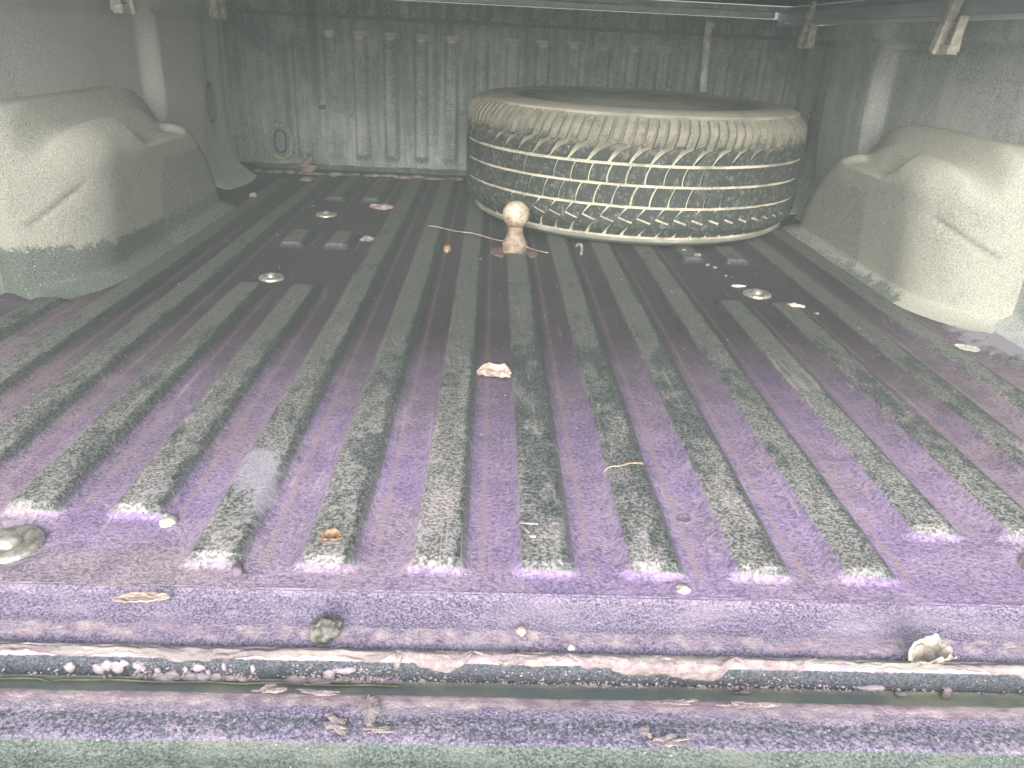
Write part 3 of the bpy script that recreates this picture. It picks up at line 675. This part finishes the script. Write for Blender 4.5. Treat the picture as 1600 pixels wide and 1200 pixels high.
deb('crumb', -.1, .031, (.005, .004, .003), M_LEAF, 24, 'peach crumb at the near end of the rib left of centre', 'crumb')
deb('rubber_nub', -.266, .022, (.005, .008, .007), M_KNOB, 25, 'dark purple nub with a tail at the near end of a left rib', 'nub')
deb('orange_stub', -.150, 1.118, (.008, .016, .010), M_ORANGE, 26, 'rusty orange stub in the valley beside the long stem', 'stub', 0, .3)
deb('paper_bit', .494, .788, (.011, .006, .004), M_LEAF, 27, 'pale curled bit of paper on the floor below the right bolt', 'paper', -.4, .9)
deb('paper_bit', .532, .782, (.005, .004, .003), M_STONE, 28, 'small white bit just right of the curled paper near the right bolt', 'paper', 0, .8)
deb('chip', .433, .936, (.014, .005, .003), M_PALE, 29, 'narrow pale chip just behind the right floor bolt', 'chip')
deb('clod', -.330, 1.182, (.016, .012, .008), M_STONE, 30, 'grey clod on the dark floor behind the left floor bolt', 'clod', rough=.6)
deb('clod', -.345, 1.535, (.026, .018, .008), M_PINK, 31, 'low pinkish clod far back left of the hitch ball', 'clod', rough=.7)
deb('clod', -.69, 1.56, (.010, .010, .008), M_PINK, 32, 'small pink crumb by the far end of the left wheel well', 'clod')
deb('clod', -.62, 1.88, (.022, .016, .010), M_DUST, 33, 'pinkish clod near the foot of the front wall at left', 'clod')
GRAINS = ('pale grain at the far end of the row beside the tyre', 'largest pale grain in the row beside the tyre', 'middle grain of the pale row between tyre and right bolt', 'fourth grain of the pale row counting from the tyre', 'tiny grain of the pale row nearest the right bolt')
for i, (x, y, s) in enumerate(((.375, 1.165, .006), (.395, 1.12, .012), (.410, 1.085, .007), (.422, 1.068, .006), (.430, 1.01, .004))):
    deb('seed_grain', x, y, (s*.8, s*.6, s*.5), M_STONE, 50+i, GRAINS[i], 'grain', group='row of pale grains behind the right bolt', sub=2)
# metal scrap with a thin bar
ms = thing('bent_scrap', 'thin bent metal scrap lying on the near end of the centre rib', 'scrap', (-.014, .081, fz(-.0, .081)+.001))
box('bar', (0, .004, .0035), (.018, .0022, .0018), M_SCRAP, ms, .0004, (0, .05, .0)); box('tab', (-.003, -.004, .002), (.0022, .012, .0015), M_SCRAP, ms, .0004, (0, 0, .5)); box('foot', (.003, -.013, .002), (.006, .005, .0025), M_SCRAP, ms, .0006)
# pale bent peg
pts = [(.143+.006*math.cos(a)-.006, 1.135, fz(.143, 1.135)+.016+.0075*math.sin(a)) for a in np.linspace(math.pi*.95, 0, 9)]
pts += [(.143, 1.133, fz(.143, 1.135)+q) for q in (.010, .004, -.003)]
tag(tube('bent_peg', pts, [.003]*4+[.0036]*8, M_STONE, seg=10), 'short pale bent peg standing up from a valley right of the hitch ball', 'peg')
o = lathe('drain_hole', [(.0, -.0006), (.0045, -.0004), (.0056, .0008), (.0066, .0010), (.008, -.001)], M_KNOB, truck, 24, (.143, .120, fz(.143, .12)+.0006))
# scattered grit nobody could count
V, Fc = [], []
rs = np.random.RandomState(3)
for i in range(750):
    x = rs.uniform(-.8, .8); y = rs.uniform(-.04, 1.95)**1.0
    if abs(x) > .7 and y > .7: continue
    z = fz(x, y) if i < 0 else None
    V.append((x, y)); 
xy = np.array(V); zz = floor_z(xy[:, 0], xy[:, 1]); zz = np.where(xy[:, 1] < 0, -.005, zz)
V = []
for (x, y), z in zip(xy, zz):
    r = .0006+.0016*rs.rand()**4; b = len(V); V += list(oct_v*r*rs.uniform(.6, 1.4, 3)+np.array([x, y, z+r*.4])); Fc += [tuple(q+b for q in f) for f in oct_f]
o = mesh('scattered_grit', V, Fc, M_STONE, None, False); o['kind'] = 'stuff'; o['label'] = 'pale grit scattered over the bed floor'; o['category'] = 'grit'

# haze volume added to imitate the milky lens veil
def haze():
    m = bpy.data.materials.new('lens_veil_haze'); m.use_nodes = True; t = m.node_tree; t.nodes.clear()
    v = t.nodes.new('ShaderNodeVolumePrincipled'); v.inputs['Color'].default_value = (.84, .97, .93, 1); v.inputs['Density'].default_value = HAZE
    v.inputs['Anisotropy'].default_value = 0.0
    o = t.nodes.new('ShaderNodeOutputMaterial'); t.links.new(v.outputs[0], o.inputs['Volume'])
    b = box('haze', (0, .5, -.2), (3.0, 3.8, 1.9), m, None, 0); b['kind'] = 'stuff'
HAZE = 0.066
haze()
